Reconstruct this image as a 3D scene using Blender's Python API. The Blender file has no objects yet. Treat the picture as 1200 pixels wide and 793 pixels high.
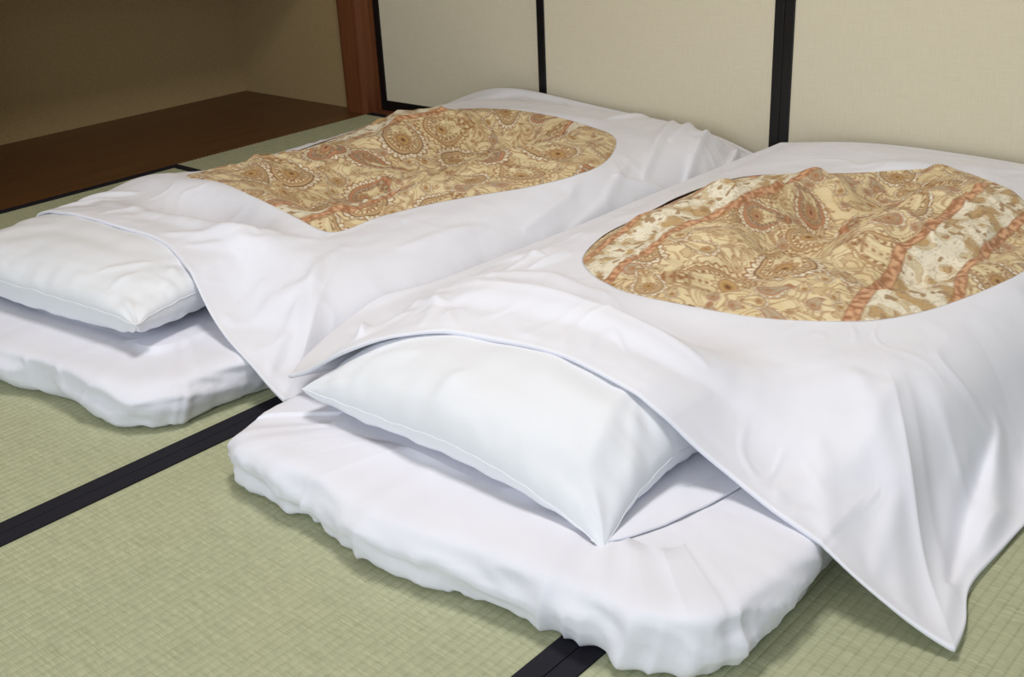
import bpy, math
import numpy as np
from mathutils import Matrix, Vector

S = bpy.context.scene
COL = S.collection

# ------------------------------------------------------------------ camera
YAW, PITCH, ROLL, FPX = -0.73947969, 0.41607031, -0.04952923, 1315.96
fwd = Vector((math.sin(YAW) * math.cos(PITCH), math.cos(YAW) * math.cos(PITCH), -math.sin(PITCH)))
rgt = Vector((math.cos(YAW), -math.sin(YAW), 0))
upv = rgt.cross(fwd)
r2 = rgt * math.cos(ROLL) + upv * math.sin(ROLL)
u2 = -rgt * math.sin(ROLL) + upv * math.cos(ROLL)
cam_data = bpy.data.cameras.new('camera')
cam = bpy.data.objects.new('camera', cam_data)
COL.objects.link(cam)
cam.matrix_world = Matrix(((r2.x, u2.x, -fwd.x, 0.0), (r2.y, u2.y, -fwd.y, 0.0), (r2.z, u2.z, -fwd.z, 1.0), (0, 0, 0, 1)))
cam_data.sensor_fit = 'HORIZONTAL'
cam_data.sensor_width = 36
cam_data.lens = FPX / 1200 * 36
cam_data.clip_start = 0.02
S.camera = cam

# ------------------------------------------------------------------ world, lights, exposure
W = bpy.data.worlds.new('World')
S.world = W
W.use_nodes = True
bg = W.node_tree.nodes['Background']
bg.inputs['Color'].default_value = (0.80, 0.90, 1.0, 1)
bg.inputs['Strength'].default_value = 0.5


def area_light(name, loc, target, sx, sy, power, color):
    l = bpy.data.lights.new(name, 'AREA')
    l.shape = 'RECTANGLE'
    l.size, l.size_y, l.energy, l.color = sx, sy, power, color
    o = bpy.data.objects.new(name, l)
    o.location = loc
    o.rotation_euler = (Vector(target) - Vector(loc)).to_track_quat('-Z', 'Y').to_euler()
    COL.objects.link(o)
    return o


area_light('ceiling_lamp', (-1.18, 1.20, 2.62), (-1.18, 1.201, 0), 0.55, 0.55, 35.5, (1.0, 0.985, 0.985))
area_light('window_daylight', (-0.35, -2.4, 1.6), (-0.95, 1.5, 0.2), 2.6, 1.6, 68, (0.84, 0.92, 1.0))
vs = S.view_settings
vs.view_transform = 'Standard'
vs.look = 'None'
vs.gamma = 1
vs.use_curve_mapping = False
vs.exposure = 0.0


# ------------------------------------------------------------------ materials
def srgb(r, g, b):
    f = lambda c: (c / 255 / 12.92) if c / 255 <= 0.04045 else ((c / 255 + 0.055) / 1.055) ** 2.4
    return (f(r), f(g), f(b), 1)


class NM:
    """tiny helper around a material's node tree"""

    def __init__(s, name, color=(0.8, 0.8, 0.8, 1), rough=0.7, spec=0.3):
        s.m = bpy.data.materials.new(name)
        s.m.use_nodes = True
        s.t = s.m.node_tree
        s.b = s.t.nodes['Principled BSDF']
        s.b.inputs['Base Color'].default_value = color
        s.b.inputs['Roughness'].default_value = rough
        s.b.inputs['Specular IOR Level'].default_value = spec

    def n(s, kind, **kw):
        nd = s.t.nodes.new('ShaderNode' + kind)
        for k, v in kw.items():
            if k in nd.inputs.keys():
                nd.inputs[k].default_value = v
            else:
                setattr(nd, k, v)
        return nd

    def l(s, a, b):
        s.t.links.new(a, b)

    def coords(s, scale, kind='Object'):
        tc = s.n('TexCoord')
        mp = s.n('Mapping')
        mp.inputs['Scale'].default_value = scale
        s.l(tc.outputs[kind], mp.inputs['Vector'])
        return mp.outputs['Vector']

    def noise(s, vec, scale, detail=3, rough=0.5):
        nd = s.n('TexNoise', Scale=scale, Detail=detail, Roughness=rough)
        s.l(vec, nd.inputs['Vector'])
        return nd.outputs['Fac']

    def ramp(s, fac, stops):
        nd = s.n('ValToRGB')
        el = nd.color_ramp.elements
        while len(el) < len(stops):
            el.new(0.5)
        for e, (p, c) in zip(el, stops):
            e.position = p
            e.color = c
        s.l(fac, nd.inputs['Fac'])
        return nd.outputs['Color']

    def bump(s, height, strength, dist):
        nd = s.n('Bump', Strength=strength, Distance=dist)
        s.l(height, nd.inputs['Height'])
        s.l(nd.outputs['Normal'], s.b.inputs['Normal'])

    def base(s, col):
        s.l(col, s.b.inputs['Base Color'])


def cotton(name, c1, c2, rough=0.75):
    k = NM(name, c1, rough, 0.25)
    v = k.coords((1, 1, 1))
    k.base(k.ramp(k.noise(v, 9, 3), [(0.3, c1), (0.7, c2)]))
    k.b.inputs['Sheen Weight'].default_value = 0.08
    k.bump(k.noise(v, 420, 2), 0.06, 0.0008)
    return k.m


M = {}
M['sheet'] = cotton('white_cotton_sheet', (0.79, 0.785, 0.855, 1), (0.82, 0.815, 0.88, 1))
M['duvet'] = cotton('white_cotton_cover', (0.79, 0.79, 0.855, 1), (0.82, 0.82, 0.88, 1), 0.65)
M['pillow'] = cotton('white_pillow_cotton', (0.79, 0.80, 0.84, 1), (0.81, 0.82, 0.86, 1), 0.6)

k = NM('printed_quilt', rough=0.7, spec=0.25)
at = k.n('Attribute', attribute_name='print')
k.base(at.outputs['Color'])
k.b.inputs['Sheen Weight'].default_value = 0.1
k.bump(k.noise(k.coords((1, 1, 1)), 300, 2), 0.08, 0.001)
M['quilt'] = k.m


def tatami_mat_material(name, along_y):
    k = NM(name, rough=0.62, spec=0.3)
    # rushes run across the ribs: fine streaks
    v = k.coords((14, 420, 1) if along_y else (420, 14, 1))
    n1 = k.noise(v, 1.0, 4, 0.6)
    v2 = k.coords((62, 130, 1) if along_y else (130, 62, 1))
    n2 = k.noise(v2, 1.0, 2, 0.5)
    v3 = k.coords((1, 1, 1))
    n3 = k.noise(v3, 2.2, 3)
    c = k.ramp(n1, [(0.25, srgb(156, 158, 127)), (0.5, srgb(175, 177, 148)), (0.8, srgb(194, 195, 163))])
    mx = k.n('MixRGB', blend_type='MULTIPLY')
    mx.inputs['Fac'].default_value = 0.36
    k.l(c, mx.inputs[1])
    k.l(k.ramp(n2, [(0.3, (0.74, 0.76, 0.70, 1)), (0.65, (1.08, 1.07, 1.02, 1))]), mx.inputs[2])
    mx2 = k.n('MixRGB', blend_type='MULTIPLY')
    mx2.inputs['Fac'].default_value = 0.6
    k.l(mx.outputs[0], mx2.inputs[1])
    k.l(k.ramp(n3, [(0.3, (0.92, 0.96, 0.90, 1)), (0.7, (1.05, 1.03, 1.0, 1))]), mx2.inputs[2])
    k.base(mx2.outputs[0])
    k.bump(n1, 0.35, 0.0015)
    return k.m


M['tatami_y'] = tatami_mat_material('tatami_rush_lengthwise', True)
M['tatami_x'] = tatami_mat_material('tatami_rush_crosswise', False)

k = NM('black_mat_border', srgb(27, 26, 34), 0.75, 0.2)
v = k.coords((1, 1, 1))
k.base(k.ramp(k.noise(v, 700, 2), [(0.3, srgb(22, 21, 28)), (0.7, srgb(38, 37, 46))]))
k.bump(k.noise(v, 900, 2), 0.2, 0.0006)
M['border'] = k.m

M['lacquer'] = NM('black_lacquer', srgb(14, 13, 14), 0.38, 0.4).m

k = NM('fusuma_paper', rough=0.85, spec=0.15)
n1 = k.noise(k.coords((14, 1, 900)), 1.0, 2)
n2 = k.noise(k.coords((600, 1, 18)), 1.0, 2)
ad = k.n('Math', operation='ADD')
k.l(n1, ad.inputs[0])
k.l(n2, ad.inputs[1])
ad2 = k.n('Math', operation='MULTIPLY')
k.l(ad.outputs[0], ad2.inputs[0])
ad2.inputs[1].default_value = 0.5
k.base(k.ramp(ad2.outputs[0], [(0.35, srgb(214, 204, 178)), (0.65, srgb(225, 216, 192))]))
k.bump(ad2.outputs[0], 0.15, 0.0006)
M['paper'] = k.m

k = NM('clay_plaster', rough=0.95, spec=0.1)
v = k.coords((1, 1, 1))
k.base(k.ramp(k.noise(v, 90, 5, 0.7), [(0.3, srgb(163, 138, 97)), (0.7, srgb(177, 153, 111))]))
k.bump(k.noise(v, 380, 3), 0.35, 0.0012)
M['clay'] = k.m


def wood(name, a, b, c, sc, rough, bump=0.12):
    k = NM(name, rough=rough, spec=0.4)
    v = k.coords(sc)
    wv = k.n('TexNoise', Scale=1.0, Detail=5, Roughness=0.65, Distortion=0.6)
    k.l(v, wv.inputs['Vector'])
    k.base(k.ramp(wv.outputs['Fac'], [(0.28, a), (0.5, b), (0.75, c)]))
    k.bump(wv.outputs['Fac'], bump, 0.001)
    return k.m


M['board'] = wood('alcove_board_wood', srgb(78, 49, 24), srgb(94, 60, 30), srgb(110, 72, 38), (22, 1.6, 1), 0.38, 0.05)
M['post'] = wood('post_wood', srgb(92, 50, 26), srgb(112, 64, 35), srgb(126, 76, 43), (60, 60, 2.0), 0.5)
M['plain'] = NM('ceiling_board', srgb(205, 185, 150), 0.8).m


# ------------------------------------------------------------------ mesh helpers
def link(o, parent=None):
    COL.objects.link(o)
    if parent is not None:
        o.parent = parent
    return o


def tag(o, label=None, cat=None, group=None, kind=None):
    if label:
        o['label'] = label
    if cat:
        o['category'] = cat
    if group:
        o['group'] = group
    if kind:
        o['kind'] = kind
    return o


def empty(name, loc=(0, 0, 0), parent=None):
    o = bpy.data.objects.new(name, None)
    o.location = loc
    o.empty_display_size = 0.1
    return link(o, parent)


def mesh_obj(name, verts, faces, mat, parent=None, smooth=True):
    me = bpy.data.meshes.new(name)
    verts = np.asarray(verts, dtype=np.float32)
    if isinstance(faces, np.ndarray):
        nf, kk = faces.shape
        me.vertices.add(len(verts))
        me.vertices.foreach_set('co', verts.ravel())
        me.loops.add(nf * kk)
        me.loops.foreach_set('vertex_index', faces.astype(np.int32).ravel())
        me.polygons.add(nf)
        me.polygons.foreach_set('loop_start', np.arange(0, nf * kk, kk, dtype=np.int32))
        me.polygons.foreach_set('loop_total', np.full(nf, kk, dtype=np.int32))
        me.update(calc_edges=True)
    else:
        me.from_pydata([tuple(map(float, v)) for v in verts], [], faces)
        me.update()
    me.validate()
    me.polygons.foreach_set('use_smooth', np.full(len(me.polygons), smooth))
    me.materials.append(mat)
    o = bpy.data.objects.new(name, me)
    return link(o, parent)


def bbox(name, lo, hi, mat, parent=None, bevel=0.0, ofs=(0, 0, 0)):
    """box with chamfered edges, given by two corners (world), shifted into the parent's frame by ofs"""
    import bmesh
    bm = bmesh.new()
    bmesh.ops.create_cube(bm, size=1)
    for v in bm.verts:
        v.co = Vector([lo[i] + (v.co[i] + 0.5) * (hi[i] - lo[i]) - ofs[i] for i in range(3)])
    if bevel:
        bmesh.ops.bevel(bm, geom=bm.edges[:], offset=bevel, segments=2, affect='EDGES', profile=0.6)
    me = bpy.data.meshes.new(name)
    bm.to_mesh(me)
    bm.free()
    me.materials.append(mat)
    return link(bpy.data.objects.new(name, me), parent)


def grid_faces(n, m, wrap=False):
    """quads of an n (rows) x m (columns) vertex grid; wrap closes the columns"""
    i = np.arange(n - 1)[:, None]
    j = np.arange(m if wrap else m - 1)[None, :]
    jn = (j + 1) % m
    return np.stack([i * m + j, i * m + jn, (i + 1) * m + jn, (i + 1) * m + j], -1).reshape(-1, 4)


# ------------------------------------------------------------------ numpy noise
def hash2(ix, iy, seed):
    h = (ix.astype(np.int64) * 374761393 + iy.astype(np.int64) * 668265263 + seed * 974711) & 0xffffffff
    h = ((h ^ (h >> 13)) * 1274126177) & 0xffffffff
    h = h ^ (h >> 16)
    return (h & 0xffff) / 65535.0


def perlin(x, y, seed=0):
    x, y = np.asarray(x, float), np.asarray(y, float)
    ix, iy = np.floor(x), np.floor(y)
    fx, fy = x - ix, y - iy
    ux, uy = fx ** 3 * (fx * (fx * 6 - 15) + 10), fy ** 3 * (fy * (fy * 6 - 15) + 10)

    def g(dx, dy):
        a = hash2(ix + dx, iy + dy, seed) * 2 * np.pi
        return np.cos(a) * (fx - dx) + np.sin(a) * (fy - dy)
    a = g(0, 0) * (1 - ux) + g(1, 0) * ux
    b = g(0, 1) * (1 - ux) + g(1, 1) * ux
    return (a * (1 - uy) + b * uy) * 1.5


def fbm(x, y, seed=0, octv=3, gain=0.5):
    s, a, f = 0, 1.0, 1.0
    for k in range(octv):
        s = s + a * perlin(x * f, y * f, seed + 17 * k)
        a *= gain
        f *= 2.03
    return s


def sstep(a, b, x):
    t = np.clip((x - a) / (b - a), 0, 1)
    return t * t * (3 - 2 * t)


def spline(pts, n_per=24):
    """open Catmull-Rom through pts (any dimension)"""
    p = np.asarray(pts, float)
    p = np.vstack([2 * p[0] - p[1], p, 2 * p[-1] - p[-2]])
    out = []
    t = np.linspace(0, 1, n_per, endpoint=False)[:, None]
    for i in range(1, len(p) - 2):
        a, b, c, d = p[i - 1:i + 3]
        out.append(0.5 * (2 * b + (c - a) * t + (2 * a - 5 * b + 4 * c - d) * t ** 2 + (3 * b - a - 3 * c + d) * t ** 3))
    out.append(p[-2][None])
    return np.vstack(out)


def closed_spline(pts, n_per=24):
    p = np.asarray(pts, float)
    q = np.vstack([p[-2:], p, p[:2]])
    out = []
    t = np.linspace(0, 1, n_per, endpoint=False)[:, None]
    for i in range(2, len(p) + 2):
        a, b, c, d = q[i - 1:i + 3]
        out.append(0.5 * (2 * b + (c - a) * t + (2 * a - 5 * b + 4 * c - d) * t ** 2 + (3 * b - a - 3 * c + d) * t ** 3))
    return np.vstack(out)


def resample_closed(c, n, dens=None):
    """n points along a closed polyline, optionally with a weight per vertex for density"""
    c = np.vstack([c, c[:1]])
    seg = np.linalg.norm(np.diff(c[:, :2], axis=0), axis=1)
    if dens is not None:
        mid = (c[1:] + c[:-1]) / 2
        seg = seg * dens(mid[:, 0], mid[:, 1])
    s = np.concatenate([[0], np.cumsum(seg)])
    q = np.linspace(0, s[-1], n, endpoint=False)
    return np.stack([np.interp(q, s, c[:, k]) for k in range(c.shape[1])], 1)


def folds_height(x, y, folds):
    """sum of cloth folds; each is (polyline, amplitude, half width)"""
    h = np.zeros_like(x)
    for pl, amp, wd in folds:
        pl = np.asarray(pl, float)
        best = np.full(x.shape, 1e9)
        tt = np.zeros_like(x)
        L = np.concatenate([[0], np.cumsum(np.linalg.norm(np.diff(pl, axis=0), axis=1))])
        for i in range(len(pl) - 1):
            a, b = pl[i], pl[i + 1]
            d = b - a
            t = np.clip(((x - a[0]) * d[0] + (y - a[1]) * d[1]) / (d @ d), 0, 1)
            q = (x - a[0] - t * d[0]) ** 2 + (y - a[1] - t * d[1]) ** 2
            m = q < best
            best = np.where(m, q, best)
            tt = np.where(m, (L[i] + t * (L[i + 1] - L[i])) / L[-1], tt)
        taper = 0.25 + 0.75 * np.sin(np.pi * np.clip(tt, 0, 1)) ** 0.7
        wloc = wd * (0.6 + 0.6 * np.sin(np.pi * tt))
        h += amp * taper * np.exp(-best / (wloc ** 2))
    return h


# height raster used to lay one soft thing on another
RX0, RX1, RY0, RY1, RC = -3.4, -0.1, 0.6, 3.3, 0.01
RNX, RNY = int(round((RX1 - RX0) / RC)), int(round((RY1 - RY0) / RC))


class Raster:
    def __init__(s):
        s.h = np.zeros((RNX, RNY))

    def add(s, v):
        i = np.clip(((v[:, 0] - RX0) / RC).astype(int), 0, RNX - 1)
        j = np.clip(((v[:, 1] - RY0) / RC).astype(int), 0, RNY - 1)
        np.maximum.at(s.h, (i, j), v[:, 2])

    def close(s):
        """3x3 max to close pinholes"""
        h = s.h
        p = np.pad(h, 1, mode='edge')
        s.h = np.max([p[a:a + RNX, b:b + RNY] for a in range(3) for b in range(3)], axis=0)

    def blurred(s, sig):
        r = int(3 * sig / RC)
        k = np.exp(-0.5 * (np.arange(-r, r + 1) * RC / sig) ** 2)
        k /= k.sum()
        p = np.pad(s.h, r, mode='edge')
        a = sum(k[i] * p[i:i + RNX, :] for i in range(2 * r + 1))
        return sum(k[i] * a[:, i:i + RNY] for i in range(2 * r + 1))


def sample(h, x, y):
    fx = np.clip((x - RX0) / RC - 0.5, 0, RNX - 1.001)
    fy = np.clip((y - RY0) / RC - 0.5, 0, RNY - 1.001)
    i, j = fx.astype(int), fy.astype(int)
    a, b = fx - i, fy - j
    return (h[i, j] * (1 - a) + h[i + 1, j] * a) * (1 - b) + (h[i, j + 1] * (1 - a) + h[i + 1, j + 1] * a) * b


# ------------------------------------------------------------------ the room
floor = mesh_obj('floor', [(-4.5, -3.2, -0.055), (1.3, -3.2, -0.055), (1.3, 3.2, -0.055), (-4.5, 3.2, -0.055)], [(0, 1, 2, 3)], M['plain'], smooth=False)
tag(floor, 'green tatami mat floor with black cloth borders', kind='structure')

PITCH_RIB = 0.0165


def tatami(x0, x1, y0, y1, along_y, edges=2):
    """one mat: ribbed rush surface with two black cloth borders on its long sides; edges: 0 none"""
    g = 0.0007
    x0, x1, y0, y1 = x0 + g, x1 - g, y0 + g, y1 - g
    cx, cy = (x0 + x1) / 2, (y0 + y1) / 2
    wx, wy = x1 - x0, y1 - y0
    wid, ln = (wx, wy) if along_y else (wy, wx)
    nr = int(round(wid / PITCH_RIB))
    per = 8
    a = np.linspace(-wid / 2, wid / 2, nr * per + 1)
    ph = (a + wid / 2) / wid * nr
    z = -0.0019 + 0.0019 * np.abs(np.sin(np.pi * ph)) ** 0.45
    z[0] = z[-1] = -0.001
    b = np.array([-ln / 2, ln / 2])
    vs_, fs = [], []
    for q in b:
        for i in range(len(a)):
            vs_.append((a[i], q, z[i]) if along_y else (q, -a[i], z[i]))
    m = len(a)
    fs = [(i, i + 1, m + i + 1, m + i) for i in range(m - 1)]
    # sides
    base = len(vs_)
    c4 = [(-wx / 2, -wy / 2), (wx / 2, -wy / 2), (wx / 2, wy / 2), (-wx / 2, wy / 2)]
    vs_ += [(p[0], p[1], -0.0012) for p in c4] + [(p[0], p[1], -0.055) for p in c4]
    fs += [(base + 4 + i, base + 4 + (i + 1) % 4, base + (i + 1) % 4, base + i) for i in range(4)]
    o = mesh_obj('tatami_mat', vs_, fs, M['tatami_y' if along_y else 'tatami_x'], floor, smooth=False)
    o.location = (cx, cy, 0)
    bw = 0.033
    for sgn in (-1, 1):
        if along_y:
            lo, hi = (sgn * wx / 2 - (bw if sgn > 0 else 0), -wy / 2, -0.02), (sgn * wx / 2 + (bw if sgn < 0 else 0), wy / 2, 0.0016)
        else:
            lo, hi = (-wx / 2, sgn * wy / 2 - (bw if sgn > 0 else 0), -0.02), (wx / 2, sgn * wy / 2 + (bw if sgn < 0 else 0), 0.0016)
        bo = bbox('border', lo, hi, M['border'], o, 0.0012)
    return o


XC = [-3.525, -2.607, -1.690, -0.770, 0.150, 1.07]
for i in range(5):
    tatami(XC[i], XC[i + 1], 0.285, 2.098, True)
    tatami(XC[i], XC[i + 1], -1.53, 0.285, True)
tatami(XC[0], XC[2], 2.098, 3.075, False)
tatami(XC[2], XC[4], 2.098, 3.075, False)

board = bbox('alcove_board', (-4.41, -1.5, -0.05), (-3.526, 3.09, 0.001), M['board'], floor, 0.0015)
tag(board, 'dark polished wooden floor board of the alcove')

w = bbox('wall_left', (-4.51, -1.5, -0.05), (-4.41, 3.19, 2.8), M['clay'])
tag(w, 'shaded tan clay plaster back wall of the alcove', kind='structure')
w = bbox('wall_alcove', (-4.41, 3.09, -0.05), (-3.64, 3.19, 2.8), M['clay'])
tag(w, 'tan clay plaster side wall of the alcove beside the wooden post', kind='structure')
w = bbox('wall_light_block', (-4.41, 1.08, -0.05), (-3.56, 1.18, 2.8), M['clay'])  # out of view, added to block the window light and keep the alcove dark
tag(w, 'unseen plaster wall added to keep window light out of the alcove', kind='structure')
w = bbox('wall_upper', (-4.41, 1.18, 0.74), (-3.56, 3.09, 2.8), M['clay'])
tag(w, 'closet hanging over the alcove', kind='structure')
w = bbox('wall_back', (-3.51, 3.09, 1.80), (1.3, 3.19, 2.8), M['clay'])
tag(w, 'plaster wall above the sliding doors', kind='structure')
w = bbox('ceiling', (-4.5, -3.2, 2.8), (1.4, 3.2, 2.85), M['plain'])
tag(w, 'wooden ceiling', kind='structure')

post = bbox('trim_1', (-3.64, 3.035, -0.05), (-3.522, 3.16, 2.8), M['post'], bevel=0.012)
tag(post, 'square brown wooden corner post between alcove and sliding doors', kind='structure')
post = bbox('trim_3', (-3.64, 1.07, -0.05), (-3.522, 1.19, 2.8), M['post'], bevel=0.012)  # unseen post added with the blocking wall, also stops window light
tag(post, 'unseen wooden post added at the end of the light-blocking wall', kind='structure')
sill = bbox('trim_2', (-3.522, 3.076, -0.05), (1.3, 3.19, 0.002), M['post'], bevel=0.002)
tag(sill, 'brown wooden sill under the sliding doors', kind='structure')


def fusuma(n, x0, x1, yf, label, sw=0.032):
    """sliding door: paper panel held by black lacquered stiles and rails; yf is the front face"""
    e = empty('door_%d' % n, ((x0 + x1) / 2, yf + 0.012, 0.002))
    tag(e, label, kind='structure')
    of = e.location
    bbox('panel', (x0 + sw - 0.004, yf + 0.006, 0.03), (x1 - sw + 0.004, yf + 0.020, 1.78), M['paper'], e, ofs=of)
    bbox('stile', (x0, yf, 0.0025), (x0 + sw, yf + 0.026, 1.80), M['lacquer'], e, 0.002, ofs=of)
    bbox('stile', (x1 - sw, yf, 0.0025), (x1, yf + 0.026, 1.80), M['lacquer'], e, 0.002, ofs=of)
    bbox('rail', (x0 + sw, yf + 0.001, 0.0025), (x1 - sw, yf + 0.025, 0.044), M['lacquer'], e, 0.002, ofs=of)
    bbox('rail', (x0 + sw, yf + 0.001, 1.765), (x1 - sw, yf + 0.025, 1.80), M['lacquer'], e, 0.002, ofs=of)


fusuma(1, -3.521, -2.610, 3.126, 'cream paper sliding door panel next to the brown wooden post')
fusuma(2, -2.633, -1.670, 3.096, 'cream paper sliding door panel behind the far futon, in the middle')
fusuma(3, -1.669, -0.706, 3.096, 'cream paper sliding door panel behind the near futon at the right')
fusuma(4, -0.728, 0.240, 3.126, 'cream paper sliding door panel outside the picture on the right')


# ------------------------------------------------------------------ mattresses
def mattress(name, label, hem, inset_top, thick, seed, head_y):
    """sheet covered slab: top, bulging gathered side and a hem drawn in under the edge"""
    c = closed_spline(hem, 30)
    dens = lambda x, y: np.where(y < head_y + 0.45, 3.2, 1.0)
    n = 1300
    B = resample_closed(c, n, dens)
    # make it counter-clockwise and get outward normals
    nxt, prv = np.roll(B, -1, 0), np.roll(B, 1, 0)
    tan = nxt - prv
    nor = np.stack([tan[:, 1], -tan[:, 0]], 1)
    nor /= np.linalg.norm(nor, axis=1)[:, None]
    for _ in range(6):
        nor = (np.roll(nor, 1, 0) + nor * 2 + np.roll(nor, -1, 0)) / 4
    nor /= np.linalg.norm(nor, axis=1)[:, None]
    s = np.concatenate([[0], np.cumsum(np.linalg.norm(np.diff(B, axis=0), axis=1))])
    ctr = B.mean(0)
    ctr[1] = min(ctr[1], head_y + 0.9)
    # inward direction: towards a spine well inside, so that tight corners do not fold over
    sx0, sx1, sy0, sy1 = B[:, 0].min() + 0.36, B[:, 0].max() - 0.36, B[:, 1].min() + 0.36, B[:, 1].max() - 0.36
    spine = np.column_stack([np.clip(B[:, 0], sx0, sx1), np.clip(B[:, 1], sy0, sy1)])
    for _ in range(60):
        spine = (np.roll(spine, 3, 0) + spine * 2 + np.roll(spine, -3, 0)) / 4
    inw = spine - B
    inw /= np.linalg.norm(inw, axis=1)[:, None]
    # gathers: vertical folds whose strength varies along the hem
    warp = s + 0.03 * perlin(s * 9, s * 0 + 3.3, seed)
    g1 = perlin(warp * 15, s * 0 + 0.5, seed + 1)
    g2 = perlin(warp * 31, s * 0 + 1.5, seed + 2)
    big = perlin(warp * 4.2, s * 0 + 2.5, seed + 3)
    stren = 0.10 + 0.9 * sstep(-0.1, 0.5, perlin(s * 2.3, s * 0 + 7.7, seed + 4))
    curv = np.linalg.norm(np.roll(nor, -8, 0) - np.roll(nor, 8, 0), axis=1)
    stren = stren + 1.2 * np.clip(curv / (curv.max() + 1e-9), 0, 1) ** 0.7
    ridge = (1 - np.abs(g2) * 2.2)
    # profile from inner top to underside: (inward inset, height, gather weight)
    prof = [(0.16, 1.0, 0.0), (0.13, 1.0, 0.0), (0.10, 1.0, 0.01), (0.075, 0.999, 0.03), (0.055, 0.997, 0.06), (0.04, 0.993, 0.10), (0.028, 0.985, 0.16), (0.018, 0.968, 0.24),
            (0.010, 0.94, 0.34), (0.004, 0.90, 0.44), (0.0, 0.85, 0.53), (-0.003, 0.79, 0.61), (-0.005, 0.72, 0.68), (-0.006, 0.64, 0.74), (-0.006, 0.55, 0.8), (-0.005, 0.46, 0.86), (-0.002, 0.37, 0.92),
            (0.001, 0.28, 0.97), (0.004, 0.19, 1.0), (0.007, 0.11, 1.0), (0.011, 0.055, 1.0), (0.017, 0.02, 0.9), (0.04, 0.012, 0.5), (0.14, 0.01, 0.0)]
    rows = []
    tops = []
    ts = np.linspace(0.02, 0.985, 70)
    P0 = B + inw * (0.16 + inset_top)
    for t in (0.02, 0.5):
        tops.append(np.column_stack([ctr + (spine - ctr) * t, np.full(n, thick)]))
    for t in ts:
        P = spine + (P0 - spine) * t
        tops.append(np.column_stack([P, np.full(n, thick)]))
    for ins, hz, gw in prof:
        off = -(ins + inset_top * hz)
        q = warp + 0.035 * (1 - hz) * (0.5 + big)
        pl = 1 - np.abs(perlin(q * 11, s * 0 + 0.5, seed + 1)) * 2.6
        pl = np.where(pl > 0, pl, 0.35 * pl)
        p2 = 1 - np.abs(perlin(q * 24, s * 0 + 1.5, seed + 2)) * 2.4
        fold = gw * stren * (0.011 * pl + 0.005 * p2 * (1.2 - hz)) + gw * 0.024 * big * (1 - hz * 0.5)
        bell = math.sin(math.pi * min(1.0, max(0.0, (1.02 - hz) / 1.0))) if hz < 1 else 0.0
        dent = perlin(s * 5.5 + 0.6 * hz, s * 0 + 1.8 * hz, seed + 21)
        cre = 1 - np.abs(perlin(s * 9 + 1.3 * hz, s * 0 + 2.4 * hz + 5.5, seed + 22)) * 3
        fold = fold + bell * (0.020 * np.clip(dent, -0.6, 0.3) + 0.006 * np.where(cre > 0, cre, 0.2 * cre))
        P = B + inw * ins + nor * (fold - inset_top * hz)[:, None]
        z = thick * hz * (1 + 0.0 * s)
        z = z - 0.022 * np.clip(0.25 + stren * 0.5, 0, 1) * np.clip(0.8 * big - 0.5 * g1, -0.15, 1) * np.exp(-((hz - 0.90) / 0.22) ** 2)
        z = z + 0.007 * np.clip(g2 * 1.4 + 0.2, 0, 1) * np.exp(-((hz - 0.03) / 0.10) ** 2)
        rows.append(np.column_stack([P, np.clip(z, 0.003, None)]))
    V = np.vstack([np.vstack(tops), np.vstack(rows)])
    # soft unevenness of the filling and long pressed creases
    x, y = V[:, 0], V[:, 1]
    inner = sstep(0.55 * thick, thick, V[:, 2])
    V[:, 2] += inner * (0.004 * fbm(x * 4, y * 4, seed + 9, 2) + 0.0008 * fbm(x * 16 + y * 5, y * 22, seed + 11, 2))
    V[:, 2] += inner * folds_height(x, y, MAT_FOLDS)
    rows_n = len(ts) + 2 + len(prof)
    F = grid_faces(rows_n, n, True)
    cen = len(V)
    V = np.vstack([V, [[ctr[0], ctr[1], thick]]])
    o = mesh_obj(name, V, F, M['sheet'])
    # close the centre
    me = o.data
    o2 = V
    tag(o, label, 'mattress', 'white futon mattresses')
    return o, V


MAT_FOLDS = [([(-0.98, 0.94), (-1.05, 1.03)], 0.004, 0.010), ([(-1.06, 0.99), (-0.86, 1.00), (-0.66, 1.035)], 0.0022, 0.007),
             ([(-1.42, 0.96), (-1.30, 1.03)], 0.002, 0.014), ([(-2.05, 0.95), (-2.00, 1.05)], 0.003, 0.012)]

HEM_NEAR = [(-1.535, 0.985), (-1.485, 0.922), (-1.376, 0.908), (-1.309, 0.912), (-1.174, 0.902), (-1.052, 0.902), (-0.958, 0.922), (-0.83, 0.938), (-0.745, 0.942), (-0.66, 0.948),
            (-0.592, 0.985), (-0.568, 1.06), (-0.562, 1.18), (-0.560, 1.3), (-0.56, 1.6), (-0.56, 2.2), (-0.56, 2.8), (-0.575, 2.96), (-0.65, 3.03), (-0.9, 3.04), (-1.2, 3.04), (-1.45, 3.03), (-1.515, 2.95),
            (-1.53, 2.6), (-1.535, 2.0), (-1.54, 1.5), (-1.545, 1.15)]
HEM_FAR = [(-2.79, 0.95), (-2.72, 0.87), (-2.55, 0.848), (-2.278, 0.852), (-2.133, 0.872), (-2.001, 0.892), (-1.90, 0.905), (-1.825, 0.93), (-1.782, 0.985), (-1.766, 1.08), (-1.745, 1.17),
           (-1.735, 1.3), (-1.735, 1.7), (-1.735, 2.3), (-1.735, 2.8), (-1.75, 2.95), (-1.83, 3.03), (-2.1, 3.04), (-2.4, 3.04), (-2.7, 3.03), (-2.785, 2.95), (-2.80, 2.5), (-2.80, 2.0), (-2.80, 1.5), (-2.80, 1.15)]
mat_near, VM1 = mattress('futon_mattress', 'white sheeted futon mattress at the front right, with gathered rounded end', HEM_NEAR, 0.004, 0.102, 5, 0.92)
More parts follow.
